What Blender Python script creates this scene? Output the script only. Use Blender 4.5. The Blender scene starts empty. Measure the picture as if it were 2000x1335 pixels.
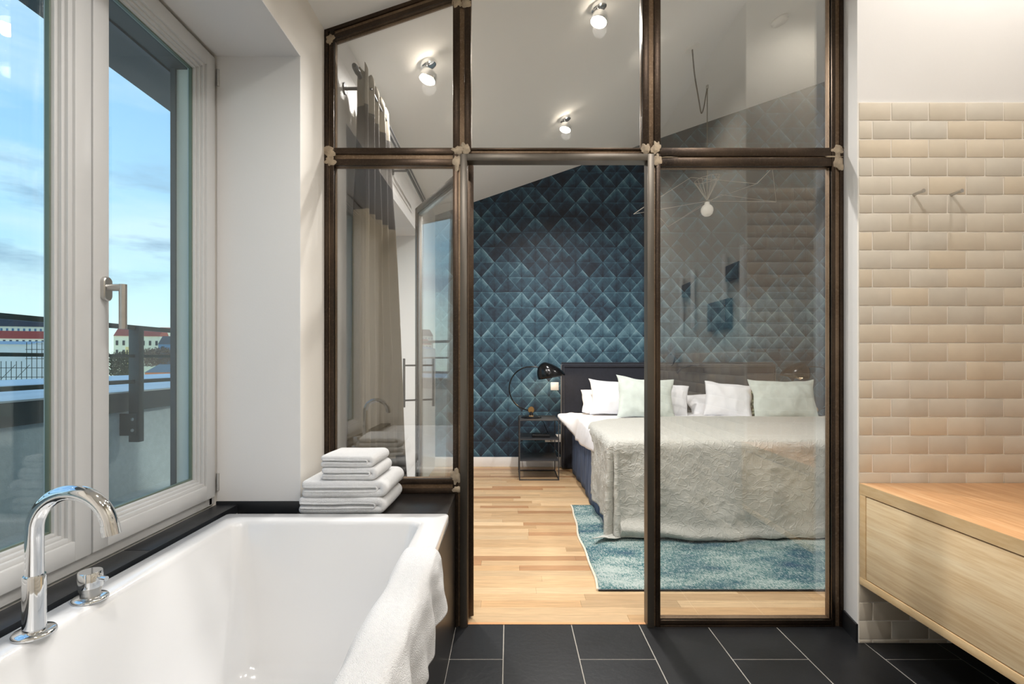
import bpy, bmesh, math, random
from mathutils import Vector, Matrix, noise
random.seed(7)
C = bpy.context.scene.collection
R = math.radians
F = 1000.0; VX = 994.0; VY = 703.0; H = 1.167

def P(px, py, Y):
    return Vector(((px-VX)/F*Y, Y, H-(py-VY)/F*Y))

# ---------------------------------------------------------------- mesh helpers
class MB:
    def __init__(s): s.v=[]; s.f=[]; s.c=[]; s.cur=(1,1,1)
    def add(s, vs, fs):
        n=len(s.v); s.v += [tuple(v) for v in vs]
        for f in fs: s.f.append([i+n for i in f]); s.c.append(s.cur)
        return s
    def bm(s, b):
        b.verts.ensure_lookup_table(); b.verts.index_update()
        s.add([v.co.copy() for v in b.verts], [[v.index for v in f.verts] for f in b.faces]); b.free(); return s
    def box(s, x0,x1,y0,y1,z0,z1, bev=0, seg=2, M=None):
        b=bmesh.new(); bmesh.ops.create_cube(b,size=1)
        sx,sy,sz=abs(x1-x0),abs(y1-y0),abs(z1-z0)
        for v in b.verts: v.co=Vector((v.co.x*sx,v.co.y*sy,v.co.z*sz))
        if bev>0: bmesh.ops.bevel(b,geom=b.edges[:],offset=min(bev,.49*min(sx,sy,sz)),segments=seg,affect='EDGES',profile=.5)
        T=Matrix.Translation(((x0+x1)/2,(y0+y1)/2,(z0+z1)/2))
        if M: T=M@T
        b.transform(T); return s.bm(b)
    def ring(s, loops, cap0=True, cap1=True, closed=True):
        n=len(loops[0]); vs=[p for l in loops for p in l]; fs=[]
        for k in range(len(loops)-1):
            for i in range(n if closed else n-1):
                j=(i+1)%n; fs.append([k*n+i,k*n+j,(k+1)*n+j,(k+1)*n+i])
        if cap0: fs.append(list(range(n))[::-1])
        if cap1: fs.append([(len(loops)-1)*n+i for i in range(n)])
        return s.add(vs,fs)
    def lathe(s, prof, c=(0,0,0), seg=32, M=None, cap=True):
        loops=[]
        for r,z in prof:
            L=[]
            for i in range(seg):
                a=2*math.pi*i/seg; p=Vector((r*math.cos(a),r*math.sin(a),z))
                L.append((M@p if M else p)+Vector(c))
            loops.append(L)
        return s.ring(loops,cap,cap)
    def tube(s, pts, r, seg=12, closed=False, cap=True):
        pts=[Vector(p) for p in pts]; n=len(pts); rr=r if isinstance(r,(list,tuple)) else [r]*n
        up=None; loops=[]
        for i,p in enumerate(pts):
            a=pts[i-1] if (i>0 or closed) else p; b=pts[(i+1)%n] if (i<n-1 or closed) else p
            t=(b-a).normalized()
            if up is None:
                up=Vector((0,0,1)) if abs(t.z)<.9 else Vector((1,0,0))
            up=(up-t*up.dot(t)).normalized(); w=t.cross(up)
            loops.append([p+(up*math.cos(2*math.pi*k/seg)+w*math.sin(2*math.pi*k/seg))*rr[i] for k in range(seg)])
        if closed: loops.append(loops[0]); cap=False
        return s.ring(loops,cap,cap)
    def prism(s, poly, axis, a, b):   # poly of 2-D points, extruded along axis from a to b
        def mk(p,t):
            if axis=='y': return (p[0],t,p[1])
            if axis=='x': return (t,p[0],p[1])
            return (p[0],p[1],t)
        return s.ring([[mk(p,a) for p in poly],[mk(p,b) for p in poly]])
    def grid(s, fn, nu, nv):
        vs=[fn(i/nu,j/nv) for j in range(nv+1) for i in range(nu+1)]
        fs=[[j*(nu+1)+i,j*(nu+1)+i+1,(j+1)*(nu+1)+i+1,(j+1)*(nu+1)+i] for j in range(nv) for i in range(nu)]
        return s.add(vs,fs)

ORG={}
def obj(name, mb, mat, parent=None, smooth=35, label=None, local=False, fixn=True):
    if parent is not None: off=ORG[parent.name]
    else:
        xs=[v[0] for v in mb.v]; ys=[v[1] for v in mb.v]; zs=[v[2] for v in mb.v]
        off=Vector(((min(xs)+max(xs))/2,(min(ys)+max(ys))/2,min(zs)))
    me=bpy.data.meshes.new(name)
    me.from_pydata([(v[0]-off.x,v[1]-off.y,v[2]-off.z) for v in mb.v],[],mb.f)
    if any(c!=(1,1,1) for c in mb.c):
        ca=me.color_attributes.new('Col','FLOAT_COLOR','CORNER')
        data=[]
        for f,c in zip(mb.f,mb.c): data += [c[0],c[1],c[2],1.0]*len(f)
        ca.data.foreach_set('color',data)
    me.validate()
    if fixn:
        b=bmesh.new(); b.from_mesh(me); bmesh.ops.recalc_face_normals(b,faces=b.faces[:]); b.to_mesh(me); b.free()
    if smooth:
        me.polygons.foreach_set('use_smooth',[True]*len(me.polygons))
        me.set_sharp_from_angle(angle=R(smooth))
    o=bpy.data.objects.new(name,me); C.objects.link(o); me.materials.append(mat)
    if parent is not None: o.parent=parent; ORG[o.name]=off
    else: o.location=off; ORG[o.name]=off
    if label: o['label']=label
    return o
def tag(o,label,cat,group=None):
    o['label']=label; o['category']=cat
    if group: o['group']=group
    return o
def thing(name,label,cat,loc=(0,0,0),group=None,local=False):
    o=bpy.data.objects.new(name,None); C.objects.link(o); o.location=loc; o.empty_display_size=.05
    ORG[o.name]=Vector((0,0,0)) if local else Vector(loc)
    return tag(o,label,cat,group)
def struct(name,mb,mat,parent=None,smooth=35):
    o=obj(name,mb,mat,parent,smooth)
    if parent is None: o['kind']='structure'
    return o
def sroot(name,label,loc,local=False):
    o=bpy.data.objects.new(name,None); C.objects.link(o); o.location=loc
    ORG[o.name]=Vector((0,0,0)) if local else Vector(loc)
    o['kind']='structure'; o['label']=label; return o
def dup(root, loc, rotz=None, label=None):
    r=root.copy(); C.objects.link(r); r.location=loc
    if rotz is not None: r.rotation_euler=(0,0,rotz)
    if label: r['label']=label
    for ch in list(root.children):
        c=ch.copy(); C.objects.link(c); c.parent=r
        for g in list(ch.children):
            d=g.copy(); C.objects.link(d); d.parent=c
    return r
def mod_cloth(o, th, lv=1):
    m=o.modifiers.new('solid','SOLIDIFY'); m.thickness=th; m.offset=0
    if lv: m=o.modifiers.new('sub','SUBSURF'); m.levels=lv; m.render_levels=lv

# ---------------------------------------------------------------- materials
def srgb(r,g,b):
    f=lambda c:(c/255/12.92) if c/255<=.04045 else ((c/255+.055)/1.055)**2.4
    return (f(r),f(g),f(b),1)
class NT:
    def __init__(s,name):
        s.m=bpy.data.materials.new(name); s.m.use_nodes=True; s.t=s.m.node_tree; s.t.nodes.clear()
        s.out=s.n('ShaderNodeOutputMaterial')
    def n(s,typ,**k):
        nd=s.t.nodes.new(typ)
        for a,b in k.items():
            if a in ('inp',):
                for kk,vv in b.items(): nd.inputs[kk].default_value=vv
            else: setattr(nd,a,b)
        return nd
    def l(s,a,b): s.t.links.new(a,b)
    def math(s,op,a,b=None,c=None):
        nd=s.n('ShaderNodeMath',operation=op)
        for i,x in enumerate((a,b,c)):
            if x is None: continue
            if isinstance(x,(int,float)): nd.inputs[i].default_value=x
            else: s.l(x,nd.inputs[i])
        return nd.outputs[0]
    def mix(s,fac,a,b,blend='MIX'):
        nd=s.n('ShaderNodeMix',data_type='RGBA',blend_type=blend)
        for i,x in ((0,fac),(6,a),(7,b)):
            if isinstance(x,(int,float)): nd.inputs[i].default_value=x
            elif isinstance(x,tuple): nd.inputs[i].default_value=x
            else: s.l(x,nd.inputs[i])
        return nd.outputs[2]
    def ramp(s,fac,stops,interp='LINEAR'):
        nd=s.n('ShaderNodeValToRGB'); e=nd.color_ramp.elements; nd.color_ramp.interpolation=interp
        e[0].position,e[0].color=stops[0]; e[1].position,e[1].color=stops[-1]
        for p,c in stops[1:-1]:
            x=e.new(p); x.color=c
        s.l(fac,nd.inputs[0]); return nd.outputs[0]
    def coord(s,scale=(1,1,1),kind='Object'):
        tc=s.n('ShaderNodeTexCoord'); mp=s.n('ShaderNodeMapping'); mp.inputs['Scale'].default_value=scale
        s.l(tc.outputs[kind],mp.inputs[0]); return mp.outputs[0]
    def noise(s,vec,scale,detail=3,rough=.5):
        nd=s.n('ShaderNodeTexNoise'); nd.inputs['Scale'].default_value=scale; nd.inputs['Detail'].default_value=detail; nd.inputs['Roughness'].default_value=rough
        s.l(vec,nd.inputs['Vector']); return nd.outputs['Fac']
    def bsdf(s,col,rough=.5,metal=0,bump=None,bstr=.2,bdist=.01,**k):
        b=s.n('ShaderNodeBsdfPrincipled')
        for key,x in (('Base Color',col),('Roughness',rough),('Metallic',metal)):
            if isinstance(x,(int,float,tuple)): b.inputs[key].default_value=x
            else: s.l(x,b.inputs[key])
        for a,v in k.items(): b.inputs[a.replace('_',' ')].default_value=v
        if bump is not None:
            bp=s.n('ShaderNodeBump'); bp.inputs['Strength'].default_value=bstr; bp.inputs['Distance'].default_value=bdist
            s.l(bump,bp.inputs['Height']); s.l(bp.outputs[0],b.inputs['Normal'])
        s.l(b.outputs[0],s.out.inputs[0]); return s.m
def simple(name,col,rough=.5,metal=0,var=.06,nscale=8,bstr=0,bscale=200,bdist=.002,stretch=(1,1,1),**k):
    t=NT(name); v=t.coord(stretch)
    n=t.noise(v,nscale,4)
    lo=tuple(c*(1-var) for c in col[:3])+(1,); hi=tuple(min(1,c*(1+var)) for c in col[:3])+(1,)
    c=t.ramp(n,[(.3,lo),(.7,hi)])
    bump=t.noise(v,bscale,3) if bstr else None
    return t.bsdf(c,rough,metal,bump,bstr,bdist,**k)

M={}
M['white']=simple('wall paint white',srgb(222,220,218),.7,var=.015,nscale=2,bstr=.08,bscale=220)
M['cream']=simple('wall paint warm white',srgb(225,220,212),.7,var=.015,nscale=2,bstr=.08,bscale=220)
M['ceil']=simple('ceiling paint',srgb(236,236,234),.8,var=.01,nscale=1.5)
M['pvc']=simple('white lacquered window profile',srgb(200,200,199),.35,var=.004,nscale=2)
M['gasket']=simple('black rubber gasket',srgb(25,25,25),.6)
M['spacer']=simple('grey green glazing spacer',srgb(112,124,110),.4,.3,var=.05)
M['slate']=simple('black slate tile',srgb(28,30,33),.42,var=.35,nscale=5,bstr=.15,bscale=60)
M['tub']=simple('white acrylic',srgb(224,224,224),.12,var=.005,nscale=1,Coat_Weight=.5,Coat_Roughness=.05)
M['chrome']=simple('polished chrome',(.86,.87,.88,1),.05,1,var=.01)
M['satin']=simple('brushed stainless steel',(.55,.54,.52,1),.3,1,var=.04,nscale=60)
M['plaster_out']=simple('grey render',srgb(176,182,184),.9,var=.06,nscale=40,bstr=.5,bscale=150,bdist=.004)
M['reveal_out']=simple('pale exterior render',srgb(232,228,216),.85,var=.03)
M['soffit']=simple('dark fascia paint',srgb(70,74,76),.6,var=.1)
M['coping']=simple('zinc sheet coping',srgb(205,208,210),.5,.1,var=.1,nscale=6,stretch=(1,.3,1))
M['copedge']=simple('dark coping edge',srgb(66,70,72),.55,var=.08)
M['rail']=simple('anthracite railing paint',srgb(62,68,66),.45,.3,var=.08)
M['linen']=None
M['blackmetal']=simple('black powder coated steel',srgb(74,74,76),.4,.5,var=.1,nscale=20)
M['navy']=simple('dark navy upholstery',srgb(29,32,43),.9,var=.15,nscale=30,bstr=.3,bscale=500,Sheen_Weight=.3)
M['wbase']=simple('white base paint',srgb(235,233,230),.45,var=.01)
M['lampblack']=simple('glossy black lamp enamel',srgb(20,20,22),.18,.3,var=.05)
M['brass']=simple('antique brass',srgb(196,160,110),.3,1,var=.08)
M['plastic']=simple('white plastic',srgb(236,234,230),.35,var=.01)
M['blackpl']=simple('black plastic',srgb(18,18,20),.4)
M['terry']=simple('white terry cloth',srgb(236,236,236),.95,var=.03,nscale=90,bstr=1.0,bscale=420,bdist=.005,Sheen_Weight=.3)
M['sheet']=simple('white cotton sheet',srgb(240,240,243),.85,var=.02,nscale=10,bstr=.25,bscale=25,bdist=.008)
M['sage']=simple('pale sage linen',srgb(205,214,207),.9,var=.06,nscale=18,bstr=.3,bscale=40,bdist=.006)
M['bulb']=simple('opal glass bulb',srgb(235,232,225),.15,var=.01)
M['wire']=simple('pale thin wire',srgb(170,165,155),.4,.3)
M['cord']=simple('grey textile cord',srgb(95,88,80),.8)
M['canvas']=simple('dark picture print',srgb(22,32,40),.3,var=.6,nscale=9)
M['doorbar']=simple('grey blued steel flat bar',srgb(98,92,84),.38,.75,var=.2,nscale=7,stretch=(1,1,.3))

def steel(name,a,b,c,rough=.36,met=.85):
    t=NT(name); v=t.coord((1,1,1)); n=t.noise(v,2.2,5,.6); n2=t.noise(v,110,3,.7)
    col=t.ramp(n,[(.3,a),(.5,b),(.72,c)])
    col=t.mix(t.ramp(n2,[(.5,(0,0,0,1)),(.85,(1,1,1,1))]),col,c)
    M[name]=t.bsdf(col,rough,met,n2,.25,.001)
steel('steel',srgb(44,38,34),srgb(66,55,46),srgb(90,75,62))
steel('rust',srgb(92,76,60),srgb(124,102,80),srgb(160,138,114),.5,.6)
steel('surround',srgb(14,14,14),srgb(24,22,22),srgb(40,34,31),.3,.3)
M['weld']=simple('sanded bright weld seam',srgb(172,156,134),.6,.3,var=.3,nscale=30,bstr=.5,bscale=90)

# glass: straight-through transmission with a true Fresnel mirror component
def glass(name,tint,ior):
    t=NT(name); g=t.n('ShaderNodeNewGeometry'); fr=t.n('ShaderNodeFresnel')
    i=t.math('ADD',t.math('MULTIPLY',g.outputs['Backfacing'],1/ior-ior),ior)
    t.l(i,fr.inputs['IOR'])
    tr=t.n('ShaderNodeBsdfTransparent'); tr.inputs[0].default_value=tint
    gl=t.n('ShaderNodeBsdfGlossy'); gl.inputs['Roughness'].default_value=0; gl.inputs['Color'].default_value=(1,1,1,1)
    mx=t.n('ShaderNodeMixShader'); t.l(fr.outputs[0],mx.inputs[0]); t.l(tr.outputs[0],mx.inputs[1]); t.l(gl.outputs[0],mx.inputs[2])
    t.l(mx.outputs[0],t.out.inputs[0]); M[name]=t.m
glass('pane',(.975,.98,.975,1),2.0)
glass('wpane',(.94,.985,.975,1),1.45)
def emit(name,col,st):
    t=NT(name); e=t.n('ShaderNodeEmission'); e.inputs[0].default_value=col; e.inputs[1].default_value=st
    t.l(e.outputs[0],t.out.inputs[0]); M[name]=t.m
emit('lens',(1,.93,.8,1),3.5)
emit('glow',(1,.75,.45,1),6)

# coloured-by-piece materials (colour attribute * grain)
def attr_mat(name,rough,grain=None,gs=30,amt=.2,bstr=.1,bscale=40,**k):
    t=NT(name); a=t.n('ShaderNodeVertexColor',layer_name='Col'); v=t.coord(grain or (1,1,1))
    n=t.noise(v,gs,5,.6); c=t.mix(1.0,a.outputs[0],t.ramp(n,[(.3,(1-amt,)*3+(1,)),(.7,(1+amt*.4,)*3+(1,))]),'MULTIPLY')
    n2=t.noise(t.coord(),bscale,2)
    M[name]=t.bsdf(c,rough,0,n2,bstr,.003,**k)
attr_mat('parquet',.33,(1.2,16,1),5,.22,bstr=.02)
attr_mat('glaze',.25,None,9,.05,bstr=.2,bscale=14)
attr_mat('slatetile',.4,None,5,.3,bstr=.2,bscale=45)

def oak(name,a,b,c,scale):
    t=NT(name); v=t.coord(scale); n=t.noise(v,4,6,.65); n2=t.noise(v,22,4,.6)
    col=t.ramp(n,[(.28,a),(.5,b),(.72,c)])
    col=t.mix(.35,col,t.ramp(n2,[(.35,a),(.6,c)]))
    M[name]=t.bsdf(col,.42,0,n2,.08,.002)
oak('oak',srgb(212,176,128),srgb(236,208,164),srgb(247,228,192),(6,.3,6))
oak('oaktop',srgb(188,132,86),srgb(212,160,110),srgb(228,188,142),(8,.3,3))
oak('oakedge',srgb(205,168,118),srgb(220,188,140),srgb(230,204,162),(3,.5,3))

# wallpaper print: tufted lozenges
def wallpaper():
    t=NT('tufted lozenge wallpaper print'); tc=t.n('ShaderNodeTexCoord'); sp=t.n('ShaderNodeSeparateXYZ'); t.l(tc.outputs['Object'],sp.inputs[0])
    wob=t.noise(tc.outputs['Object'],5,2)
    w2=t.math('MULTIPLY',t.math('SUBTRACT',wob,.5),.10)
    p=t.math('ADD',t.math('DIVIDE',sp.outputs[0],.1485),t.math('ADD',40,w2))
    q=t.math('ADD',t.math('DIVIDE',sp.outputs[2],.164),t.math('ADD',20.35,w2))
    fr=lambda x:t.math('FRACT',x)
    def dl(x,w):  # 1 near integer x
        a=fr(x); d=t.math('MINIMUM',a,t.math('SUBTRACT',1,a))
        nd=t.n('ShaderNodeMapRange'); nd.inputs[1].default_value=0; nd.inputs[2].default_value=w; nd.inputs[3].default_value=1; nd.inputs[4].default_value=0
        t.l(d,nd.inputs[0]); return nd.outputs[0]
    def rand(a,b,seed):
        cm=t.n('ShaderNodeCombineXYZ'); t.l(t.math('FLOOR',a),cm.inputs[0]); t.l(t.math('FLOOR',b),cm.inputs[1]); cm.inputs[2].default_value=seed
        wn=t.n('ShaderNodeTexWhiteNoise'); wn.noise_dimensions='3D'; t.l(cm.outputs[0],wn.inputs[0]); return wn.outputs['Value']
    s=t.math('ADD',p,q); d=t.math('SUBTRACT',p,q)
    a=t.math('MULTIPLY',s,.5); b=t.math('MULTIPLY',d,.5)
    fq=fr(q)
    def rand3(a,b,c,seed):
        cm=t.n('ShaderNodeCombineXYZ'); t.l(t.math('FLOOR',a),cm.inputs[0]); t.l(t.math('FLOOR',b),cm.inputs[1]); t.l(t.math('ADD',t.math('FLOOR',c),seed),cm.inputs[2])
        wn=t.n('ShaderNodeTexWhiteNoise'); wn.noise_dimensions='3D'; t.l(cm.outputs[0],wn.inputs[0]); return wn.outputs['Value']
    one=lambda x:t.math('SUBTRACT',1,x)
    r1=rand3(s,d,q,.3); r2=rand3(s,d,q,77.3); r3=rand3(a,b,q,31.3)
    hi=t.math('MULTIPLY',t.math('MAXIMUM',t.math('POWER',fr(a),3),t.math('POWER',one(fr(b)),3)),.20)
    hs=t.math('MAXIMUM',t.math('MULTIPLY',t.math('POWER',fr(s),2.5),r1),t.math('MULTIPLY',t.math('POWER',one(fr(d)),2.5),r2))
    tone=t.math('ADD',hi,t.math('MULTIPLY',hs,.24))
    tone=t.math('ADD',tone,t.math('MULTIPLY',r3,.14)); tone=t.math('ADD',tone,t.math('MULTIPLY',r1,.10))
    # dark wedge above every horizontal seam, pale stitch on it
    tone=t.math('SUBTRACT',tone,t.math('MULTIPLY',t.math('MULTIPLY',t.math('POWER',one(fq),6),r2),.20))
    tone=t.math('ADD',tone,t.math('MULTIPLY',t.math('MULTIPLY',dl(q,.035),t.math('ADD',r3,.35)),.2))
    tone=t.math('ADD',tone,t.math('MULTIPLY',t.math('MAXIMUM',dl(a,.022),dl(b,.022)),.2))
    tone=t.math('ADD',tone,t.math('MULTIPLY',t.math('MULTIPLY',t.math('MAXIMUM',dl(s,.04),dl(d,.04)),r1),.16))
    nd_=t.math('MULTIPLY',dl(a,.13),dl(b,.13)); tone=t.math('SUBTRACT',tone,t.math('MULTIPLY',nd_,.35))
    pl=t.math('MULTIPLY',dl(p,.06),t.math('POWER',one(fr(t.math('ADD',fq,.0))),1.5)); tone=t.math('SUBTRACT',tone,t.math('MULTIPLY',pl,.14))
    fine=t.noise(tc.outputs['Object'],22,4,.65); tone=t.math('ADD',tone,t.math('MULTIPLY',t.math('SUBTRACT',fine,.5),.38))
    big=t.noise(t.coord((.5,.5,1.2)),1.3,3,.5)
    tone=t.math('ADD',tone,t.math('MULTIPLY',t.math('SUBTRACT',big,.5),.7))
    # tone ramp over height: pale teal belt across the middle of the wall covering
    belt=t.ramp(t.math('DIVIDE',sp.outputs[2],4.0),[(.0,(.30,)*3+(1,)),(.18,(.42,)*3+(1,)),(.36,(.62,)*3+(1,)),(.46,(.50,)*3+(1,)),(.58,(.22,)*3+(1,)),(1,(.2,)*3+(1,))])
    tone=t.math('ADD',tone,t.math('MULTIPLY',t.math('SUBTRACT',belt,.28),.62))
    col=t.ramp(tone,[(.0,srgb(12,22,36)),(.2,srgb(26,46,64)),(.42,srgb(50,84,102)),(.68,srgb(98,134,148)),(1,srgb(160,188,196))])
    M['paper']=t.bsdf(col,.55)
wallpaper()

def linen_mat():
    t=NT('crumpled grey linen'); v=t.coord(); 
    w1=t.noise(t.coord((1,1,3)),13,6,.75); w2=t.noise(t.coord((3,3,1)),12,6,.75)
    vor=t.n('ShaderNodeTexVoronoi',feature='DISTANCE_TO_EDGE'); vor.inputs['Scale'].default_value=20
    nv=t.n('ShaderNodeTexNoise'); nv.inputs['Scale'].default_value=5; t.l(v,nv.inputs[0])
    mx=t.n('ShaderNodeMix',data_type='VECTOR'); mx.inputs[0].default_value=.35; t.l(v,mx.inputs[4]); t.l(nv.outputs['Color'],mx.inputs[5]); t.l(mx.outputs[1],vor.inputs['Vector'])
    cre=t.math('MINIMUM',vor.outputs['Distance'],.08)
    h=t.math('ADD',t.math('ADD',w1,w2),t.math('MULTIPLY',cre,-5))
    we=t.noise(t.coord((1,1,1)),400,2); 
    c=t.ramp(we,[(.35,srgb(180,180,172)),(.65,srgb(206,205,198))])
    c=t.mix(t.math('MULTIPLY',t.math('SUBTRACT',.08,cre),2),c,srgb(220,219,212))
    M['linen']=t.bsdf(c,.95,0,h,.6,.012)
linen_mat()
def skirt_mat():
    t=NT('faded blue bed skirt'); v=t.coord((12,12,1.2)); n=t.noise(v,2.5,5,.6)
    M['skirt']=t.bsdf(t.ramp(n,[(.3,srgb(52,66,96)),(.7,srgb(104,122,152))]),.9,0,n,.3,.01)
skirt_mat()
def rug_mat():
    t=NT('distressed teal rug pile'); n1=t.noise(t.coord((1.0,2.4,1)),2.0,4,.6); n2=t.noise(t.coord((26,4,1)),7,5,.8); n3=t.noise(t.coord((4,30,1)),7,4,.8); n4=t.noise(t.coord((1,1,1)),160,2)
    base=t.ramp(n1,[(.3,srgb(44,76,100)),(.5,srgb(48,104,106)),(.72,srgb(92,136,128))])
    w=t.math('ADD',t.math('MULTIPLY',n2,.5),t.math('ADD',t.math('MULTIPLY',n3,.3),t.math('MULTIPLY',n4,.2)))
    w=t.math('ADD',w,t.math('MULTIPLY',t.math('SUBTRACT',n1,.5),.3))
    f=t.ramp(w,[(.48,(0,0,0,1)),(.54,(1,1,1,1))])
    c=t.mix(t.math('MULTIPLY',f,.75),base,srgb(196,202,198))
    M['rug']=t.bsdf(c,.98,0,n2,.5,.004)
rug_mat()
M['bind']=simple('cream rug binding',srgb(226,216,196),.9)
def curtain_mat():
    t=NT('colour blocked curtain cloth'); tc=t.n('ShaderNodeTexCoord'); sp=t.n('ShaderNodeSeparateXYZ'); t.l(tc.outputs['Object'],sp.inputs[0])
    f=t.math('DIVIDE',sp.outputs[2],3.0)
    c=t.ramp(f,[(0,srgb(34,26,22)),(.61/3,srgb(120,110,93)),(1.84/3,srgb(32,25,21)),(2.34/3,srgb(128,120,106))],'CONSTANT')
    n=t.noise(t.coord((6,6,60)),9,3); c=t.mix(1.0,c,t.ramp(n,[(.3,(.85,.85,.85,1)),(.7,(1,1,1,1))]),'MULTIPLY')
    M['curtain']=t.bsdf(c,.9,0,n,.2,.002)
curtain_mat()
def green_mat():
    t=NT('green floral print'); vor=t.n('ShaderNodeTexVoronoi'); vor.inputs['Scale'].default_value=28; t.l(t.coord(),vor.inputs[0])
    M['green']=t.bsdf(t.ramp(vor.outputs[0],[(.2,srgb(190,200,170)),(.45,srgb(70,96,66)),(.6,srgb(34,50,34))]),.9)
green_mat()

# ================================================================ THE SHELL
def ceilB(X): return 2.888+.34*X      # bathroom ceiling
def ceilR(X): return 3.032+.343*X     # bedroom ceiling
XL=-.809; YP=2.24; YR=5.618
# --- floors
fl=MB(); g=MB()
g.cur=(1,1,1)
g.box(-1.3,2.4,-1.8,2.275,-.1,-.0018)
struct('floor',g,simple('light grout',srgb(158,154,146),.8))
x0=-.0225; w=.2985; t=MB()
for k in range(-1,9):
    xa=x0+(k)*w; 
    if xa>2.3: break
    par=(k%2==0)
    yb=2.30 if par else 2.0     # positions of the breaks
    ys=[yb-.6*i for i in range(-1,8)]
    for y1 in ys:
        a=max(y1-.6+.0022,-1.75); b=min(y1-.0022,2.274)
        if b-a<.02: continue
        v=random.uniform(.75,1.2); t.cur=(.0125*v,.0135*v,.0155*v)
        xa2=max(xa+.0022,-1.25); xb2=min(xa+w-.0022,2.35)
        if k==-1: xa2=max(xa2,-.232)
        t.box(xa2,xb2,a,b,-.02,0,.0012,1)
struct('floor',t,M['slatetile'],smooth=0)
# parquet
t=MB(); y=2.278; r=0
sub=MB(); sub.box(-1.3,4.5,2.275,5.75,-.1,-.006); struct('floor',sub,M['blackmetal'])
while y<5.62:
    x=-1.2-random.random()*.6; wd=.0705
    while x<4.45:
        L=random.uniform(.35,1.15); a=max(x,-1.15); b=min(x+L,4.4)
        if b-a>.01:
            k=random.random(); v=random.uniform(.84,1.12)
            c=Vector(srgb(196,160,118)[:3])*(1-k)+Vector(srgb(216,186,146)[:3])*k
            if random.random()<.14: c=Vector(srgb(178,136,98)[:3])
            t.cur=tuple(c*v); t.box(a+.0003,b-.0003,y+.0003,min(y+wd-.0003,5.62),-.012,0,.0005,1)
        x+=L
    y+=wd
struct('floor',t,M['parquet'],smooth=0)
th=MB(); th.box(-.23,1.46,2.262,2.279,-.01,.0015); struct('trim_1',th,simple('oak threshold',srgb(214,160,112),.4))

# --- walls (left side of the building, with both window niches)
wl=MB()
ztop=2.78
wl.box(-1.19,XL,1.988,2.262,0,2.62)                      # pier up to the partition
wl.box(-1.19,XL,0,1.988,2.347,2.62)                     # lintel
wl.box(-1.19,-1.048,0,1.988,0,.60)                      # breast below the sill
wl.box(-1.19,XL,-1.75,0,0,2.62)                         # towards the back
wl.box(-1.19,-1.131,0,.58,.60,2.347)                    # niche back beside the window
struct('wall_left',wl,M['cream'])
# white plaster inside the niche
wr=MB(); wr.box(-1.131,XL+.0005,1.983,1.9885,.622,2.3475); wr.box(-1.131,XL+.0005,0,1.9885,2.3430,2.3475)
struct('wall_left',wr,M['white'])
wl=MB()
BN0,BN1=2.84,4.65
wl.box(-1.19,XL,2.262,BN0,0,2.83); wl.box(-1.19,XL,BN1,5.72,0,2.83); wl.box(-1.19,XL,BN0,BN1,2.297,2.83); wl.box(-1.19,XL,BN0,BN1,0,.1)
struct('wall_left',wl,M['white'])
# exterior skin
ex=MB()
ex.box(-1.285,-1.19,1.945,2.89,-.6,2.6); ex.box(-1.285,-1.19,4.60,7,-.6,2.6)
ex.box(-1.285,-1.19,-1.8,.62,-.6,2.6); ex.box(-1.285,-1.19,.62,1.945,-.6,.60); ex.box(-1.285,-1.19,.62,1.945,2.33,2.6)
ex.box(-1.285,-1.19,2.89,4.6,2.26,2.6); ex.box(-1.285,-1.19,2.89,4.6,-.6,.12)
struct('wall_exterior',ex,M['reveal_out'])
# rear wall with wallpaper
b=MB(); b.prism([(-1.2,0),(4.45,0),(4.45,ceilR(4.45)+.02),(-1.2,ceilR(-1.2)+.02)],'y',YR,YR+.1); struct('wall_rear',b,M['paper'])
b=MB(); b.box(4.4,4.5,2.27,5.7,0,4.6); struct('wall_right',b,M['white'])
b=MB(); b.box(XL,4.4,YR-.018,YR,0,.107,.004); struct('baseboard_rear',b,M['wbase'])
# wall block right of the partition (tiled front, white side)
b=MB(); b.prism([(1.4435,2.1215),(2.35,2.1215),(2.35,2.30),(1.467,2.30),(1.467,2.238)],'z',0,3.75); struct('wall_right',b,M['white'])
b=MB(); b.box(1.467,4.45,2.27,2.36,0,4.6); struct('wall_partition',b,M['white'])
b=MB(); b.box(2.25,2.35,1.36,2.13,0,3.75); struct('wall_right',b,M['white'])
b=MB(); b.box(1.472,2.35,-1.75,1.352,0,3.4); struct('wall_right',b,simple('olive grey plaster',srgb(196,190,176),.7,var=.02))
b=MB(); b.box(-1.2,2.35,-1.85,-1.75,0,3.75); struct('wall_back',b,M['cream'])
# ceilings
b=MB(); b.prism([(-1.3,ceilB(-1.3)),(2.35,ceilB(2.35)),(2.35,ceilB(2.35)+.12),(-1.3,ceilB(-1.3)+.12)],'y',-1.85,2.262); struct('ceiling',b,M['ceil'])
b=MB(); b.prism([(-1.3,ceilR(-1.3)),(4.5,ceilR(4.5)),(4.5,ceilR(4.5)+.12),(-1.3,ceilR(-1.3)+.12)],'y',2.262,5.75); struct('ceiling',b,M['ceil'])
b=MB(); b.prism([(-.81,ceilB(-.81)-.02),(4.45,ceilB(4.45)-.02),(4.45,ceilR(4.45)+.1),(-.81,ceilR(-.81)+.1)],'y',2.255,2.29)
# header strip closing the step between both ceilings, above the frame
b=MB(); b.prism([(-.81,ceilB(-.81)),(1.47,ceilB(1.47)),(1.47,ceilR(1.47)+.05),(-.81,ceilR(-.81)+.05)],'y',2.245,2.285); struct('wall_partition',b,M['ceil'])

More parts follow.
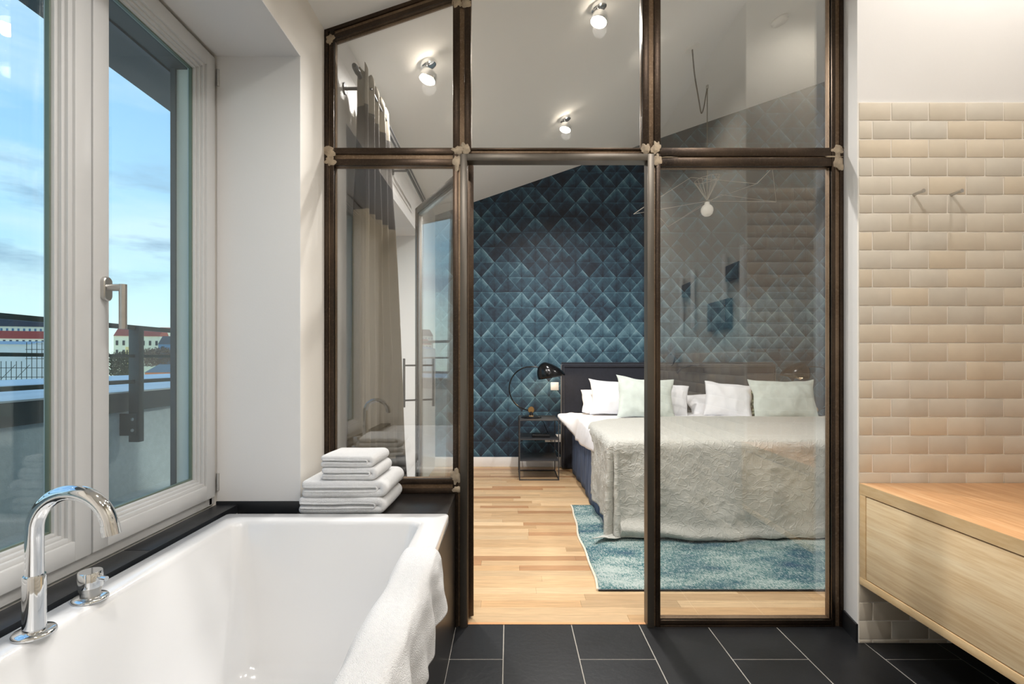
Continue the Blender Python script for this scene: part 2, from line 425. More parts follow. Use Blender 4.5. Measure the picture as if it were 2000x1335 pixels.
# --- handmade tiles
def tiles(name,xa,xb,za,zb,place,parent=None,z_first=None):
    t=MB(); gr=MB(); pw,ph=.1547,.0764
    z=zb; row=0
    while z>za+.004:
        z1=z; z0=max(z-ph,za); 
        off=.0 if row%2==0 else .5
        x=xa+(.134-pw if row%2==0 else .057-pw)
        while x<xb:
            a=max(x,xa); b_=min(x+pw,xb)
            if b_-a>.008:
                k=random.random(); v=random.uniform(.95,1.04)
                c=Vector(srgb(220,206,184)[:3])*k+Vector(srgb(214,207,194)[:3])*(1-k)
                t.cur=tuple(c*v)
                jz=random.uniform(-.0006,.0006); g_=.0025
                n=len(t.v); t.box(a+g_,b_-g_,-.009,0,z0+g_+jz,z1-g_+jz,.0018,2)
                ax,az=random.uniform(-.004,.004),random.uniform(-.008,.008); cx=(a+b_)/2; cz=(z0+z1)/2
                for i in range(n,len(t.v)):
                    X,Y,Z=t.v[i]
                    if Y>-.001+0 and False: pass
                    t.v[i]=(X,Y+(X-cx)*ax+(Z-cz)*az-.001,Z)
            x+=pw
        z-=ph; row+=1
    t.v=[place(*p) for p in t.v]
    gr.box(xa,xb,-.0072,.0005,za,zb); gr.v=[place(*p) for p in gr.v]
    o=struct(name,gr,simple('cream grout',srgb(238,232,222),.8)) 
    o2=obj('tile_field',t,M['glaze'],o); return o
tiles('wall_tiles',1.4435,2.25,0,2.231,lambda x,y,z:(x,2.1215+y,z))
tiles('wall_tiles',1.472,2.25,0,2.231,lambda x,y,z:(x,1.3525-y,z))
tiles('wall_tiles',-1.35,1.35,0,1.22,lambda x,y,z:(1.4715+y,-x*1.0,z))
# slate skirting at the block
b=MB(); M_=Matrix.Identity(4)
b.prism([(1.4435,2.117),(1.467,2.236),(1.4585,2.2375),(1.435,2.1185)],'z',0,.076); struct('baseboard_right',b,M['slate'])

# ================================================================ WINDOW 1 (bathroom)
def window(name,label,X,Y0,Ym,Y1,z0,z1,handle=True,sw=.085):
    root=sroot(name,label,(X,(Y0+Y1)/2,z0))
    b=MB()
    fo=X-.012
    for a,c,zz0,zz1 in ((Y0-.03,Y0+.02,z0-.02,z1+.0),(Y1-.02,Y1+.04,z0-.02,z1+.0)): b.box(X-.062,fo,a,c,zz0,zz1,.002)
    b.box(X-.062,fo,Y0,Y1,z0-.022,z0+.03,.002); b.box(X-.062,fo,Y0,Y1,z1-.03,z1,.002)
    obj('window_frame',b,M['pvc'],root)
    for (a,c) in ((Y0,Ym-.0025),(Ym+.0025,Y1)):
        s=MB(); zt=z1-.014; zb=z0+.01
        def ringbox(x0,x1,ya,yb,za,zb_,wd,bev):
            s.box(x0,x1,ya,ya+wd,za,zb_,bev); s.box(x0,x1,yb-wd,yb,za,zb_,bev); s.box(x0,x1,ya+wd-.001,yb-wd+.001,za,za+wd,bev); s.box(x0,x1,ya+wd-.001,yb-wd+.001,zb_-wd,zb_,bev)
        ringbox(X-.055,X,a,c,zb,zt,sw*.62,.003)
        ringbox(X-.055,X-.008,a+sw*.60,c-sw*.60,zb+sw*.60,zt-sw*.60,sw*.17,.002)
        ringbox(X-.055,X-.017,a+sw*.76,c-sw*.76,zb+sw*.76,zt-sw*.76,sw*.12,.002)
        ringbox(X-.055,X-.027,a+sw*.87,c-sw*.87,zb+sw*.87,zt-sw*.87,sw*.12,.0015)
        sa=obj('sash',s,M['pvc'],root)
        gk=MB(); s=gk
        ringbox(X-.047,X-.036,a+sw*.98,c-sw*.98,zb+sw*.98,zt-sw*.98,.006,0)
        obj('gasket',gk,M['spacer'],sa)
        p=MB(); p.box(X-.046,X-.042,a+sw*.9,c-sw*.9,zb+sw*.9,zt-sw*.9); obj('pane',p,M['wpane'],sa)
    return root
W=window('window_1','white two-sash window above the bathtub, looking onto the terrace',-1.131,.60,1.391,1.972,.632,2.342)
# handle on right sash
hY=1.4335; hz=P(210,565,1.131/.784).z
hb=thing  # (alias unused)
b=MB(); hc=Vector((-1.131,1.432,hz))
def oval(b,c,w,h,d):
    L=[]
    for off,sc in ((0,1),(d*.8,1),(d,.85)):
        l=[]
        for i in range(28):
            a=2*math.pi*i/28; yy=math.cos(a)*w*sc; zz=math.sin(a)*w*sc+(h-w)*(1 if math.sin(a)>0 else -1)
            l.append((c.x+off,c.y+yy,c.z+zz))
        L.append(l)
    b.ring(L)
oval(b,hc,.0155,.034,.012)
hnd=obj('handle_plate',b,M['satin'],W)
b=MB(); b.tube([hc+Vector((.008,0,.004)),hc+Vector((.052,0,.004))],.0098,20); b.tube([hc+Vector((.0515,0,.013)),hc+Vector((.0515,0,-.112))],.0098,20)
obj('lever',b,M['satin'],hnd)
b=MB(); b.box(-1.136,-1.1305,1.3888,1.3932,2.22,2.328); obj('gap_seal',b,M['gasket'],W)
# hinges right
for zz in (2.26,.70):
    b=MB(); b.tube([(-1.126,1.980,zz-.035),(-1.126,1.980,zz+.03)],.006,12); obj('hinge',b,M['satin'],W)
# shutter guide rails outside
b=MB(); b.box(-1.28,-1.262,1.935,1.945,.6,2.33); b.box(-1.285,-1.19,.62,1.945,2.27,2.331,.0); struct('trim_2',b,M['soffit'])
window('window_2','white balcony window in the bedroom niche, mostly hidden behind the curtain',-1.131,BN0+.01,3.80,BN1-.01,.12,2.29)
# sill slate
b=MB(); b.box(-1.131,-1.048,.0,1.0,.600,.610,.001); b.box(-1.131,-1.048,1.003,1.5,.600,.610,.001); b.box(-1.131,-1.048,1.503,1.9875,.600,.610,.001); b.box(-1.052,-1.0475,0,1.9875,.578,.610)
struct('trim_3',b,M['slate'])
b=MB(); b.box(-1.131,XL,1.976,1.983,.575,.622,.001); struct('baseboard_niche',b,M['slate'])

# ================================================================ TERRACE + CITY
ter=MB(); ter.box(-2.15,-1.285,-6,9,.3,.42); struct('terrace_floor',ter,M['plaster_out'])
b=MB(); b.box(-2.6,-2.13,-6,12,-.2,.90); struct('wall_terrace',b,M['plaster_out'])
b=MB(); b.box(-4.35,-2.10,-6,14,.988,.996); b.box(-3.2,-3.17,-6,14,.996,1.005)
cp=struct('trim_4',b,M['coping'])
b=MB(); b.box(-4.3,-2.105,-6,14,.885,.987); struct('trim_5',b,M['copedge'])
b=MB(); b.prism([(-1.285,2.45),(-1.75,2.45),(-1.75,2.70),(-1.285,2.86)],'y',-6,10); struct('roof_overhang',b,M['soffit'])
b=MB(); b.box(-1.52,-1.50,-6,10,2.44,2.451); struct('trim_6',b,M['blackmetal'])
rl=thing('terrace_railing','dark steel terrace railing with three bars and a bolted post, outside the window','railing',(-2.05,2.8,.42))
for z_,r_ in ((1.345,.012),(1.19,.008),(1.05,.010)):
    b=MB(); b.box(-2.05-r_,-2.05+r_,-5,9,z_-r_,z_+r_); obj('rail_bar',b,M['rail'],rl)
for yy in (.85,2.80,4.75):
    b=MB(); b.box(-2.076,-2.018,yy-.006,yy+.032,.72,1.35,.002); po=obj('post',b,M['rail'],rl)
    b=MB(); b.box(-2.122,-2.028,yy-.011,yy-.002,.755,.875,.001); pl=obj('bracket_plate',b,M['rail'],rl)
    for zz in (.785,.845):
        b=MB(); b.lathe([(.009,0),(.009,.004),(.004,.007)],(-2.05,yy-.011,zz),12,Matrix.Rotation(R(90),4,'X')); obj('bolt',b,M['satin'],pl)
# far buildings, placed in their own streets 120-170 m away
CM={}
def cm(c):
    if c not in CM: CM[c]=simple('facade %d %d %d'%c,srgb(*c),.85,var=.05,nscale=.5)
    return CM[c]
def building(name,label,pl,pr,ytop,ybot,D,col,roofcol=None,yroof=None,rows=(),ncol=0,wcol=(50,54,58),dep=9,frame=(225,222,212),skip=None):
    c=(pl+pr)/2; ux=(c-VX)/F; dirv=Vector((ux,1,0)); base=Vector((ux*D,D,0))
    t_=Vector((1,-.0,0)) ; t_=Vector((1,.35,0)).normalized()      # street direction
    def at(px):   # intersection of the sight line with the facade plane
        k=(px-VX)/F; # base + t_*s  on ray (k*Y,Y)
        s=(k*base.y-base.x)/(t_.x-k*t_.y); return base+t_*s
    a=at(pl); e=at(pr); sc=D/F
    zt=H-(ytop-VY)*sc; zb=H-(ybot-VY)*sc; n_=Vector((-t_.y,t_.x,0))
    if n_.y<0: n_=-n_
    root=thing(name,label,'building',(base.x,base.y,zb-6))
    b=MB(); b.ring([[a+Vector((0,0,zb-6)),e+Vector((0,0,zb-6)),e+n_*dep+Vector((0,0,zb-6)),a+n_*dep+Vector((0,0,zb-6))],[a+Vector((0,0,zt)),e+Vector((0,0,zt)),e+n_*dep+Vector((0,0,zt)),a+n_*dep+Vector((0,0,zt))]])
    obj('wall',b,cm(col),root,0)
    if roofcol:
        zr=H-(yroof-VY)*sc; b=MB(); o=Vector((0,0,zt)); o2=Vector((0,0,zr)); q=n_*(dep*.42)
        b.ring([[a+o-n_*.3,e+o-n_*.3,e+o+n_*dep,a+o+n_*dep],[a+o2+q,e+o2+q,e+o2+n_*dep*.6,a+o2+n_*dep*.6]])
        obj('roof',b,cm(roofcol),root,0)
    L=(e-a).length
    for (y0,y1) in rows:
        for i in range(ncol):
            if skip and skip(i): continue
            m=a+t_*(L*(i+.5)/ncol); wd=L/ncol*.17; z0_=H-(y1-VY)*sc; z1_=H-(y0-VY)*sc
            b=MB(); 
            for sg in (-1,1):
                u0=m+t_*(sg*wd*.55-wd*.45); u1=m+t_*(sg*wd*.55+wd*.45)
                b.ring([[u0-n_*.12+Vector((0,0,z0_)),u1-n_*.12+Vector((0,0,z0_)),u1+Vector((0,0,z0_)),u0+Vector((0,0,z0_))],[u0-n_*.12+Vector((0,0,z1_)),u1-n_*.12+Vector((0,0,z1_)),u1+Vector((0,0,z1_)),u0+Vector((0,0,z1_))]])
            obj('window',b,cm(wcol),root,0)
    return root
building('apartment_building','cream apartment block with red tiled roof, seen left of the railing post',222,312,656,745,140,(226,222,196),(172,84,66),637,((665,674),(683,692)),7)
building('apartment_building','tall pale office block with dark attic behind the white tarpaulins',-60,96,637,750,190,(196,196,186),(66,62,66),618,((641,647),),14,(80,110,140))
building('apartment_building','cream block with red roof and dormers behind the scaffolding',-50,150,661,760,150,(218,214,202),(176,72,54),645,((664,670),(678,690),(700,712)),16)
building('town_house','blue town house with dark slate roof beside the window edge',309,345,672,745,135,(92,126,160),(92,90,86),655,((676,684),),2)
building('town_house','pale flat-roofed house with an orange roof edge behind the blue house',306,350,646,700,170,(232,224,200),(198,104,78),638)
building('apartment_building','yellow painted house front in front of the cream block',245,259,677,745,128,(226,204,140),None,None,((683,692),),2,dep=1)
building('warehouse','low grey roofed shed with an orange brick gable below the trees',283,345,727,760,70,(204,128,84),(128,128,124),712,dep=14)
building('construction_enclosure','low building wrapped in pale blue tarpaulin with scaffolding',-40,60,672,752,60,(190,196,202),(170,176,182),664,dep=8)
# scaffold in front of it
sc_=thing('scaffolding','thin steel scaffolding beside the blue tarpaulin','scaffolding',P(55,750,58))
for i in range(9):
    px=2+i*10; b=MB(); b.tube([P(px,668 if i>4 else 705,57),P(px,752,57)],.035,6); obj('pole',b,M['rail'],sc_)
for i,yy in enumerate((682,700,718,736)):
    b=MB(); b.tube([P(-20 if i>1 else 50,yy,57),P(95,yy,57)],.035,6); obj('pole',b,M['rail'],sc_)
for (a_,c_) in (((2,740),(30,712)),((30,740),(58,712))):
    b=MB(); b.tube([P(*a_,57),P(*c_,57)],.03,6); obj('brace',b,M['rail'],sc_)
def bush(name,label,pl,pr,yt,yb,D,col,n=900):
    b=MB()
    for i in range(n):
        px=random.uniform(pl,pr); u=(px-pl)/(pr-pl)*2-1; yt2=yt+(yb-yt)*.35*u*u*random.random()
        py=random.uniform(yt2,yb); dd=D*random.uniform(.97,1.06); p=P(px,py,dd); s_=.8*D/60
        q=[Vector((random.uniform(-1,1),random.uniform(-1,1),random.uniform(-.3,1.4)))*s_*.35 for _ in range(2)]
        b.add([p,p+q[0],p+q[0]*.6+q[1]*.35],[[0,1,2]])
    o=obj(name,b,cm(col),None,0,fixn=False); return tag(o,label,'tree')
bush('bare_tree','bare brown winter tree in front of the blue house',282,350,682,716,120,(100,84,72),3500)
bush('leafy_tree','dark evergreen tree below the cream block, left of the railing post',215,262,690,735,100,(58,58,42),3500)

# ================================================================ PARTITION
S=YP/F
def px2x(px): return (px-VX)*S
def py2z(py): return H-(py-VY)*S
par=thing('glass_partition','raw steel and glass partition between bathroom and bedroom, with open doorway','partition',(.33,2.26,0))
DK=.585
def member_v(xa,xb,za,zb,double=True,edge=.36):
    a,c=px2x(xa),px2x(xb); w_=c-a
    b=MB(); b.box(a,c,YP+.008,YP+.05,za,zb,.001); o=obj('post',b,M['rust'],par)
    b=MB(); b.box(a,a+w_*edge,YP,YP+.02,za,zb,.0015); b.box(c-w_*edge,c,YP,YP+.02,za,zb,.0015); obj('edge_strip',b,M['steel'],o)
def member_h(xa,xb,ya,yb,edge=.36,dy=0):
    a,c=px2x(xa),px2x(xb); z1=py2z(ya); z0=py2z(yb); w_=z1-z0
    b=MB(); b.box(a,c,YP+.009,YP+.049,z0,z1,.001); o=obj('rail',b,M['rust'],par)
    b=MB(); b.box(a,c,YP+.001,YP+.02,z1-w_*edge,z1,.0015); b.box(a,c,YP+.001,YP+.02,z0,z0+w_*edge,.0015); obj('edge_strip',b,M['steel'],o)
cz=lambda px:ceilB(px2x(px))
member_v(633,652,DK,cz(633),edge=.42)
member_v(884.5,913,0.0,py2z(300))
member_v(884.5,920,py2z(300),cz(884)-.002)
member_v(1255,1290.5,py2z(300),cz(1255)-.002)
member_v(1266,1290,0,py2z(300))
member_v(1625,1648,0,cz(1625)-.002,edge=.3)
member_h(652,885,288,322); member_h(652,885,935,964)
member_h(920,1255,288,302,edge=.3); member_h(1290,1625,288,324,edge=.46); member_h(1290,1625,1211,1228,edge=.45)
# sloping head rail under the ceiling
b=MB(); zc=ceilB
xa,xb=px2x(633),px2x(1648)
def slope(b,y0,y1,d0,d1): b.prism([(xa,zc(xa)-d1),(xb,zc(xb)-d1),(xb,zc(xb)-d0),(xa,zc(xa)-d0)],'y',y0,y1)
slope(b,YP+.01,YP+.05,0,.052); o=obj('rail',b,M['rust'],par)
b=MB(); slope(b,YP+.002,YP+.03,0.0,.016); slope(b,YP+.002,YP+.03,.034,.052); obj('edge_strip',b,M['steel'],o)
# door surround flat bar
b=MB(); b.box(px2x(899),px2x(912),YP-.006,YP+.004,0,py2z(301),.001); b.box(px2x(1264),px2x(1277),YP-.006,YP+.004,0,py2z(301),.001); b.box(px2x(912),px2x(1264),YP-.006,YP+.004,py2z(314),py2z(301),.001)
b.box(px2x(908),px2x(912),YP,YP+.05,0,py2z(313)); b.box(px2x(1264),px2x(1267),YP,YP+.05,0,py2z(313)); b.box(px2x(912),px2x(1264),YP,YP+.05,py2z(314),py2z(311))
obj('door_surround',b,M['doorbar'],par)
# weld patches
for i,(px,py,r1,r2) in enumerate(((644,296,.026,.022),(645,314,.022,.018),(895,293,.024,.018),(909,290,.018,.022),(892,318,.016,.03),(1262,290,.02,.022),(1282,288,.018,.026),(1284,312,.016,.024),(1637,292,.022,.018),(1638,316,.02,.032),(645,76,.016,.02),(893,4,.018,.02),(911,6,.018,.018),(890,930,.018,.03),(893,955,.02,.012),(1628,306,.034,.003),(1304,307,.035,.002))):
    b=MB(); bm_=bmesh.new(); bmesh.ops.create_icosphere(bm_,subdivisions=4,radius=1)
    for v in bm_.verts:
        n_=1+.7*noise.noise(v.co*1.3+Vector((i*7.1,0,0)))+.2*noise.noise(v.co*5+Vector((i*3.1,0,0)))
        v.co=Vector((px2x(px)+v.co.x*r1*n_, YP+v.co.y*.003, py2z(py)+v.co.z*r2*n_))
    b.bm(bm_); obj('weld_patch',b,M['weld'],par)
# panes
GY0,GY1=YP+.022,YP+.030
def pane(poly,lab=None):
    b=MB(); b.prism(poly,'y',GY0,GY1); obj('glass_pane',b,M['pane'],par,0,label=lab)
x_=px2x
def rect(a,c,y0,y1): pane([(x_(a),py2z(y1)),(x_(c),py2z(y1)),(x_(c),py2z(y0)),(x_(a),py2z(y0))])
def trap(a,c,y1):
    pane([(x_(a),py2z(y1)),(x_(c),py2z(y1)),(x_(c),zc(x_(c))-.04),(x_(a),zc(x_(a))-.04)])
trap(650,887,290); trap(918,1257,290); trap(1288,1627,290); rect(650,887,320,938); rect(1288,1627,322,1213)

# ---- door leaf, hinged at the left post and swung into the bedroom
D1=sroot('door_1','glazed steel door leaf standing open into the bedroom, left of the doorway',(x_(916),2.305,0.012),local=True)
LW=.765; LH=2.035
b=MB()
for (a,c,e,f) in ((0,.036,0,LH),(LW-.036,LW,0,LH)): b.box(a,c,-.018,.018,e,f,.002)
b.box(.036,LW-.036,-.018,.018,0,.036,.002); b.box(.036,LW-.036,-.018,.018,LH-.036,LH,.002)
lf=obj('leaf_frame',b,M['steel'],D1)
b=MB()
for (a,c,e,f) in ((.036,.054,.036,LH-.036),(LW-.054,LW-.036,.036,LH-.036),(.054,LW-.054,.036,.054),(.054,LW-.054,LH-.054,LH-.036)):
    b.box(a,c,-.010,.010,e,f,.001)
gb=obj('glazing_bead',b,M['satin'],D1)
for k in range(7):
    for xx in (.045,LW-.045):
        for sg in (-1,1):
            b=MB(); b.lathe([(.004,0),(.004,.002),(.002,.004)],(xx,sg*.010,.12+k*.3),8,Matrix.Rotation(R(90*-sg),4,'X')); obj('screw',b,M['chrome'],gb)
b=MB(); b.box(.05,LW-.05,-.003,.003,.05,LH-.05); obj('glass_pane',b,M['pane'],D1,0)
for sg in (-1,1):
    b=MB(); hx=LW-.018; b.box(hx-.006,hx+.006,sg*.088-.006,sg*.088+.006,.885,1.165,.002)
    for zz in (.925,1.125): b.box(hx-.005,hx+.005,min(sg*.018,sg*.085),max(sg*.018,sg*.085),zz-.005,zz+.005)
    obj('pull_handle',b,M['blackmetal'],D1)
ang=math.atan2(2.97-2.305,(-.523)-x_(916)); D1.rotation_euler=(0,0,ang)

# ================================================================ BATHTUB + SURROUND
sr=thing('bathtub_surround','dark steel clad surround and ledge around the white bathtub','bathtub surround',(-.6,1,0))
b=MB(); b.box(-.262,-.2335,.0,2.236,0,.584,.001); obj('side_panel',b,M['surround'],sr)
b=MB(); b.box(XL+.001,-.234,1.882,2.236,.555,.585,.001); b.box(-1.045,XL,1.882,1.975,.53,.573,.001); obj('ledge',b,M['surround'],sr)
b=MB(); b.box(-1.046,-1.036,.02,1.88,.3,.585); obj('edge_trim',b,M['gasket'],sr)
def rrect(xa,xb,ya,yb,z,r,n=6):
    L=[]
    for cx,cy,a0 in ((xb-r,yb-r,0),(xa+r,yb-r,90),(xa+r,ya+r,180),(xb-r,ya+r,270)):
        for i in range(n+1):
            a=R(a0+90*i/n); L.append((cx+r*math.cos(a),cy+r*math.sin(a),z))
    return L
tb=thing('bathtub','large white rectangular built-in bathtub below the window','bathtub',(-.63,1,.1))
b=MB()
OX0,OX1,OY0,OY1=-1.032,-.2200,.06,1.876
b.ring([rrect(OX0+.03,OX1-.045,OY0+.03,OY1-.03,.574,.01),rrect(OX0,OX1,OY0,OY1,.572,.012),rrect(OX0,OX1,OY0,OY1,.600,.012),rrect(OX0+.004,OX1-.004,OY0+.004,OY1-.004,.6055,.012),
 rrect(-.967,-.300,.13,1.806,.604,.045),rrect(-.960,-.307,.137,1.799,.600,.045),rrect(-.955,-.312,.142,1.793,.588,.045),rrect(-.915,-.345,.30,1.735,.36,.06),
 rrect(-.885,-.372,.42,1.69,.17,.08),rrect(-.86,-.395,.46,1.66,.128,.10),rrect(-.80,-.45,.52,1.60,.112,.10),rrect(-.7,-.56,.8,1.3,.108,.05)],cap0=False)
obj('tub_shell',b,M['tub'],tb,60)
b=MB(); b.lathe([(.026,.112),(.026,.120),(.02,.124)],(-.63,1.2,0),24); obj('drain_plug',b,M['chrome'],tb)

# faucet
fc=Vector((-.975,1.052,.6055))
fa=thing('bath_spout','tall arched chrome bath spout standing on the tub rim','faucet',fc)
b=MB(); b.lathe([(.037,0),(.037,.004),(.034,.008),(.019,.009)],fc,40); obj('base_plate',b,M['chrome'],fa,50)
b=MB(); b.lathe([(.0195,.007),(.0195,.118),(.0185,.121),(.016,.121)],fc,32); obj('lower_column',b,M['chrome'],fa,50)
b=MB(); r_=.078; pts=[fc+Vector((0,0,.118)),fc+Vector((0,0,.17)),fc+Vector((0,0,.2))]
for i in range(1,25):
    a=R(180-i*172/24); pts.append(fc+Vector((r_+r_*math.cos(a),-.0,.212+r_*math.sin(a))))
b.tube(pts,.0155,24); obj('spout',b,M['chrome'],fa,50)
e=pts[-1]; d_=(pts[-1]-pts[-2]).normalized(); b=MB(); b.tube([e-d_*.002,e+d_*.02],.0165,24); obj('aerator',b,M['chrome'],fa,50)
mc=Vector((-.985,1.205,.6055))
mx_=thing('bath_mixer','low round chrome mixer knob with a small pin lever, behind the spout','faucet',mc)
b=MB(); b.lathe([(.036,0),(.036,.004),(.033,.007),(.02,.008)],mc,36); obj('base_plate',b,M['chrome'],mx_,50)
b=MB(); b.lathe([(.020,.007),(.020,.022),(.0225,.022),(.0225,.030)],mc,32); obj('collar',b,M['satin'],mx_,50)
b=MB(); b.lathe([(.0245,.030),(.0245,.064),(.023,.066)],mc,32); kn=obj('knob',b,M['chrome'],mx_,50)
b=MB(); b.tube([mc+Vector((.02,-.004,.052)),mc+Vector((.046,-.01,.052))],.0055,14); obj('lever',b,M['chrome'],kn,50)

# ---- towels
def folded(name,label,x0,x1,y0,y1,z0,h,seed,cat='towel'):
    root=thing(name,label,cat,((x0+x1)/2,(y0+y1)/2,z0),'folded towels stacked on the ledge')
    def band(nm,xa,xb,za,zb,th,ya,yb):
        r=(zb-za)/2; cz_=(za+zb)/2; pts=[]
        nl=12
        for i in range(nl): pts.append((xa+(xb-r-xa)*i/nl, za))
        for i in range(11): a=R(-90+180*i/10); pts.append((xb-r+r*math.cos(a),cz_+r*math.sin(a)))
        for i in range(1,nl+1): pts.append((xb-r-(xb-r-xa)*i/nl, zb))
        b=MB(); n=len(pts)-1
        def fn(u,v):
            x,z=pts[round(u*n)]; y=ya+(yb-ya)*v
            k=noise.noise(Vector((x*7+seed,y*7,z*9)))*.006
            kz=noise.noise(Vector((x*6+seed*3,y*5,z*3)))*.004
            return (x+k*.6+(v-.5)*.01, y+noise.noise(Vector((x*9,z*30,seed)))*.006, z+kz)
        b.grid(fn,n,10); o=obj(nm,b,M['terry'],root,80,fixn=False); mod_cloth(o,th,2); return o
    t_=h/2
    band('outer_fold',x0+t_*.3,x1-t_*.45,z0+t_*.5,z0+h-t_*.5,t_*1.08,y0,y1)
    band('inner_fold',x0+.012,x1-t_*1.25,z0+h*.36,z0+h*.64,t_*.35,y0-.002,y1-.005)
    return root
folded('bath_towel','large folded white bath towel at the very bottom of the stack on the ledge',-.800,-.462,1.925,2.20,.586,.063,1)
folded('bath_towel','large folded white bath towel, second from the bottom of the stack',-.790,-.455,1.925,2.20,.650,.063,5)
folded('hand_towel','smaller folded white hand towel, second from the top of the stack',-.712,-.492,1.93,2.14,.714,.047,9)
folded('hand_towel','smaller folded white hand towel on top of the stack',-.715,-.505,1.93,2.14,.762,.044,13)

# draped towel on the tub rim
b=MB()
prof=[(-.318,.545),(-.313,.575),(-.306,.602),(-.296,.6125),(-.27,.6135),(-.245,.6135),(-.225,.6125),(-.212,.605),(-.207,.585),(-.204,.56),(-.203,.53),(-.203,.50),(-.202,.47),(-.203,.445)]
def dr(u,v):
    n=len(prof)-1; k=u*n; i=min(int(k),n-1); f_=k-i
    x=prof[i][0]*(1-f_)+prof[i+1][0]*f_; z=prof[i][1]*(1-f_)+prof[i+1][1]*f_
    y=1.515-.72*v
    s=max(0,(u-.55)/.45)
    x+=s*(.012*math.sin(v*17+1)+.010*math.sin(v*31+u*5)+.006)+.004*noise.noise(Vector((u*9,v*8,3)))
    y+=s*.02*math.sin(u*9+v*4)-s*s*.03*(1-v)*0
    if u>.9: z+=.012*math.sin(v*11+2)-.02*v
    i_=max(0,(.25-u)/.25); x+=-i_*(.03*v+.008*math.sin(v*14)); z-=i_*v*.04; 
    return (x,y,z+.002*noise.noise(Vector((u*14,v*20,7))))
b.grid(dr,40,60); o=obj('draped_towel',b,M['terry'],None,80,fixn=False); mod_cloth(o,.009,1)
tag(o,'white towel hanging over the right rim of the bathtub','towel')

# ================================================================ VANITY + HOOKS
va=thing('vanity_cabinet','wall-hung light oak vanity cabinet with one wide drawer front','cabinet',(1.85,1.74,.247))
VF=1.4435; zb_,zt_=.247,.662; y0_,y1_=1.356,2.108
b=MB(); b.box(VF,2.248,y0_,y1_,zt_-.044,zt_,.0015); obj('countertop',b,M['oaktop'],va)
b=MB(); b.box(VF+.0002,2.248,y0_,y1_-0,zb_,zb_+.03,.001); b.box(VF+.0002,VF+.5,y1_-.034,y1_,zb_+.03,zt_-.044,.001); b.box(VF+.0002,VF+.5,y0_,y0_+.034,zb_+.03,zt_-.044,.001)
b.box(2.2,2.248,y0_,y1_,zb_,zt_-.044); obj('cabinet_body',b,M['oakedge'],va)
b=MB(); b.box(VF-.0005,VF+.001,y0_,y1_,zt_-.044,zt_-.001); obj('front_edge',b,M['oakedge'],va)
b=MB(); b.box(VF+.002,VF+.022,y0_+.037,y1_-.037,zb_+.034,zt_-.049,.001); obj('drawer',b,M['oak'],va)
for i,px in enumerate((1776,1849)):
    X=(px+6-VX)/472; z=H+(703-381)/472
    hk=thing('towel_hook',('left','right')[i]+' of the two small steel peg hooks on the beige tiles','hook',(X,2.111,z),'peg hooks on the tiled wall')
    b=MB(); b.tube([(X,2.113,z),(X,2.062,z)],.006,16); pg=obj('peg',b,M['satin'],hk)
    b=MB(); b.tube([(X,2.068,z),(X,2.060,z)],.0075,16); obj('peg_tip',b,M['satin'],pg)

# things on the wall behind the camera's right shoulder (seen mirrored in the partition glass)
b=MB(); b.box(1.440,1.4695,.81,1.17,1.375,1.575,.002); tag(obj('picture',b,M['canvas'],None),'small dark picture on the side wall, reflected in the right pane','picture')
for i,yy in enumerate((.36,1.22)):
    wlm=thing('wall_lamp',('dark square wall lamp with white tubes, reflected over the bed, left one','dark square wall lamp with white tubes, reflected over the bed, right one')[i],'lamp',(1.46,yy,1.45),'tube wall lamps on the side wall')
    b=MB(); b.box(1.44,1.4695,yy-.10,yy+.10,1.69,1.79,.002); obj('housing',b,M['blackpl'],wlm)
    for dy_ in (-.15,-.115,.115,.15):
        b=MB(); b.tube([(1.45,yy+dy_,1.42),(1.45,yy+dy_,1.88)],.011,10); obj('tube',b,M['bulb'],wlm)
mr=thing('shaving_mirror','round chrome shaving mirror on the side wall, reflected in the right pane','mirror',(1.46,.10,1.15))
b=MB(); b.lathe([(.10,0),(.104,.006),(.10,.012)],(1.40,.10,1.22),36,Matrix.Rotation(R(90),4,'Y')); obj('mirror_disc',b,M['chrome'],mr)
b=MB(); b.tube([(1.40,.10,1.22),(1.4695,.14,1.16)],.008,10); obj('arm',b,M['chrome'],mr)
bf=thing('wall_mixer','chrome bar mixer on the tiled side wall, reflected in the right pane','faucet',(1.45,.5,1.12))
b=MB(); b.tube([(1.43,.26,1.13),(1.43,.72,1.13)],.018,16); obj('mixer_body',b,M['chrome'],bf)
for yy in (.34,.64):
    b=MB(); b.tube([(1.43,yy,1.13),(1.462,yy,1.13)],.012,12); obj('pipe_stub',b,M['chrome'],bf)
b=MB(); b.tube([(1.43,.49,1.12),(1.36,.49,1.10),(1.33,.49,1.06)],.011,12); obj('spout',b,M['chrome'],bf)

# ================================================================ BEDROOM
# rug
rx0=.470
rg=thing('rug','distressed teal and blue rug under the foot of the bed','rug',(1.9,3.34,0))
b=MB()
def rf(u,v):
    y=2.59+(4.10-2.59)*v; xl=.452+.043*v+.008*math.sin(v*9)+.004*math.sin(v*21); return (xl+(3.3-xl)*u,y,.009+.0008*noise.noise(Vector((u*20,v*20,0))))
b.grid(rf,60,40); o=obj('pile',b,M['rug'],rg,fixn=False); m=o.modifiers.new('s','SOLIDIFY'); m.thickness=.008; m.offset=-1
b=MB(); b.tube([Vector(rf(0,i/60))+Vector((-.004,0,-.003)) for i in range(61)],.0065,8); obj('edge_binding',b,M['bind'],rg)
b=MB(); b.tube([Vector(rf(i/60,0))+Vector((0,-.002,-.004)) for i in range(61)],.005,8); obj('front_seam',b,M['blackpl'],rg)

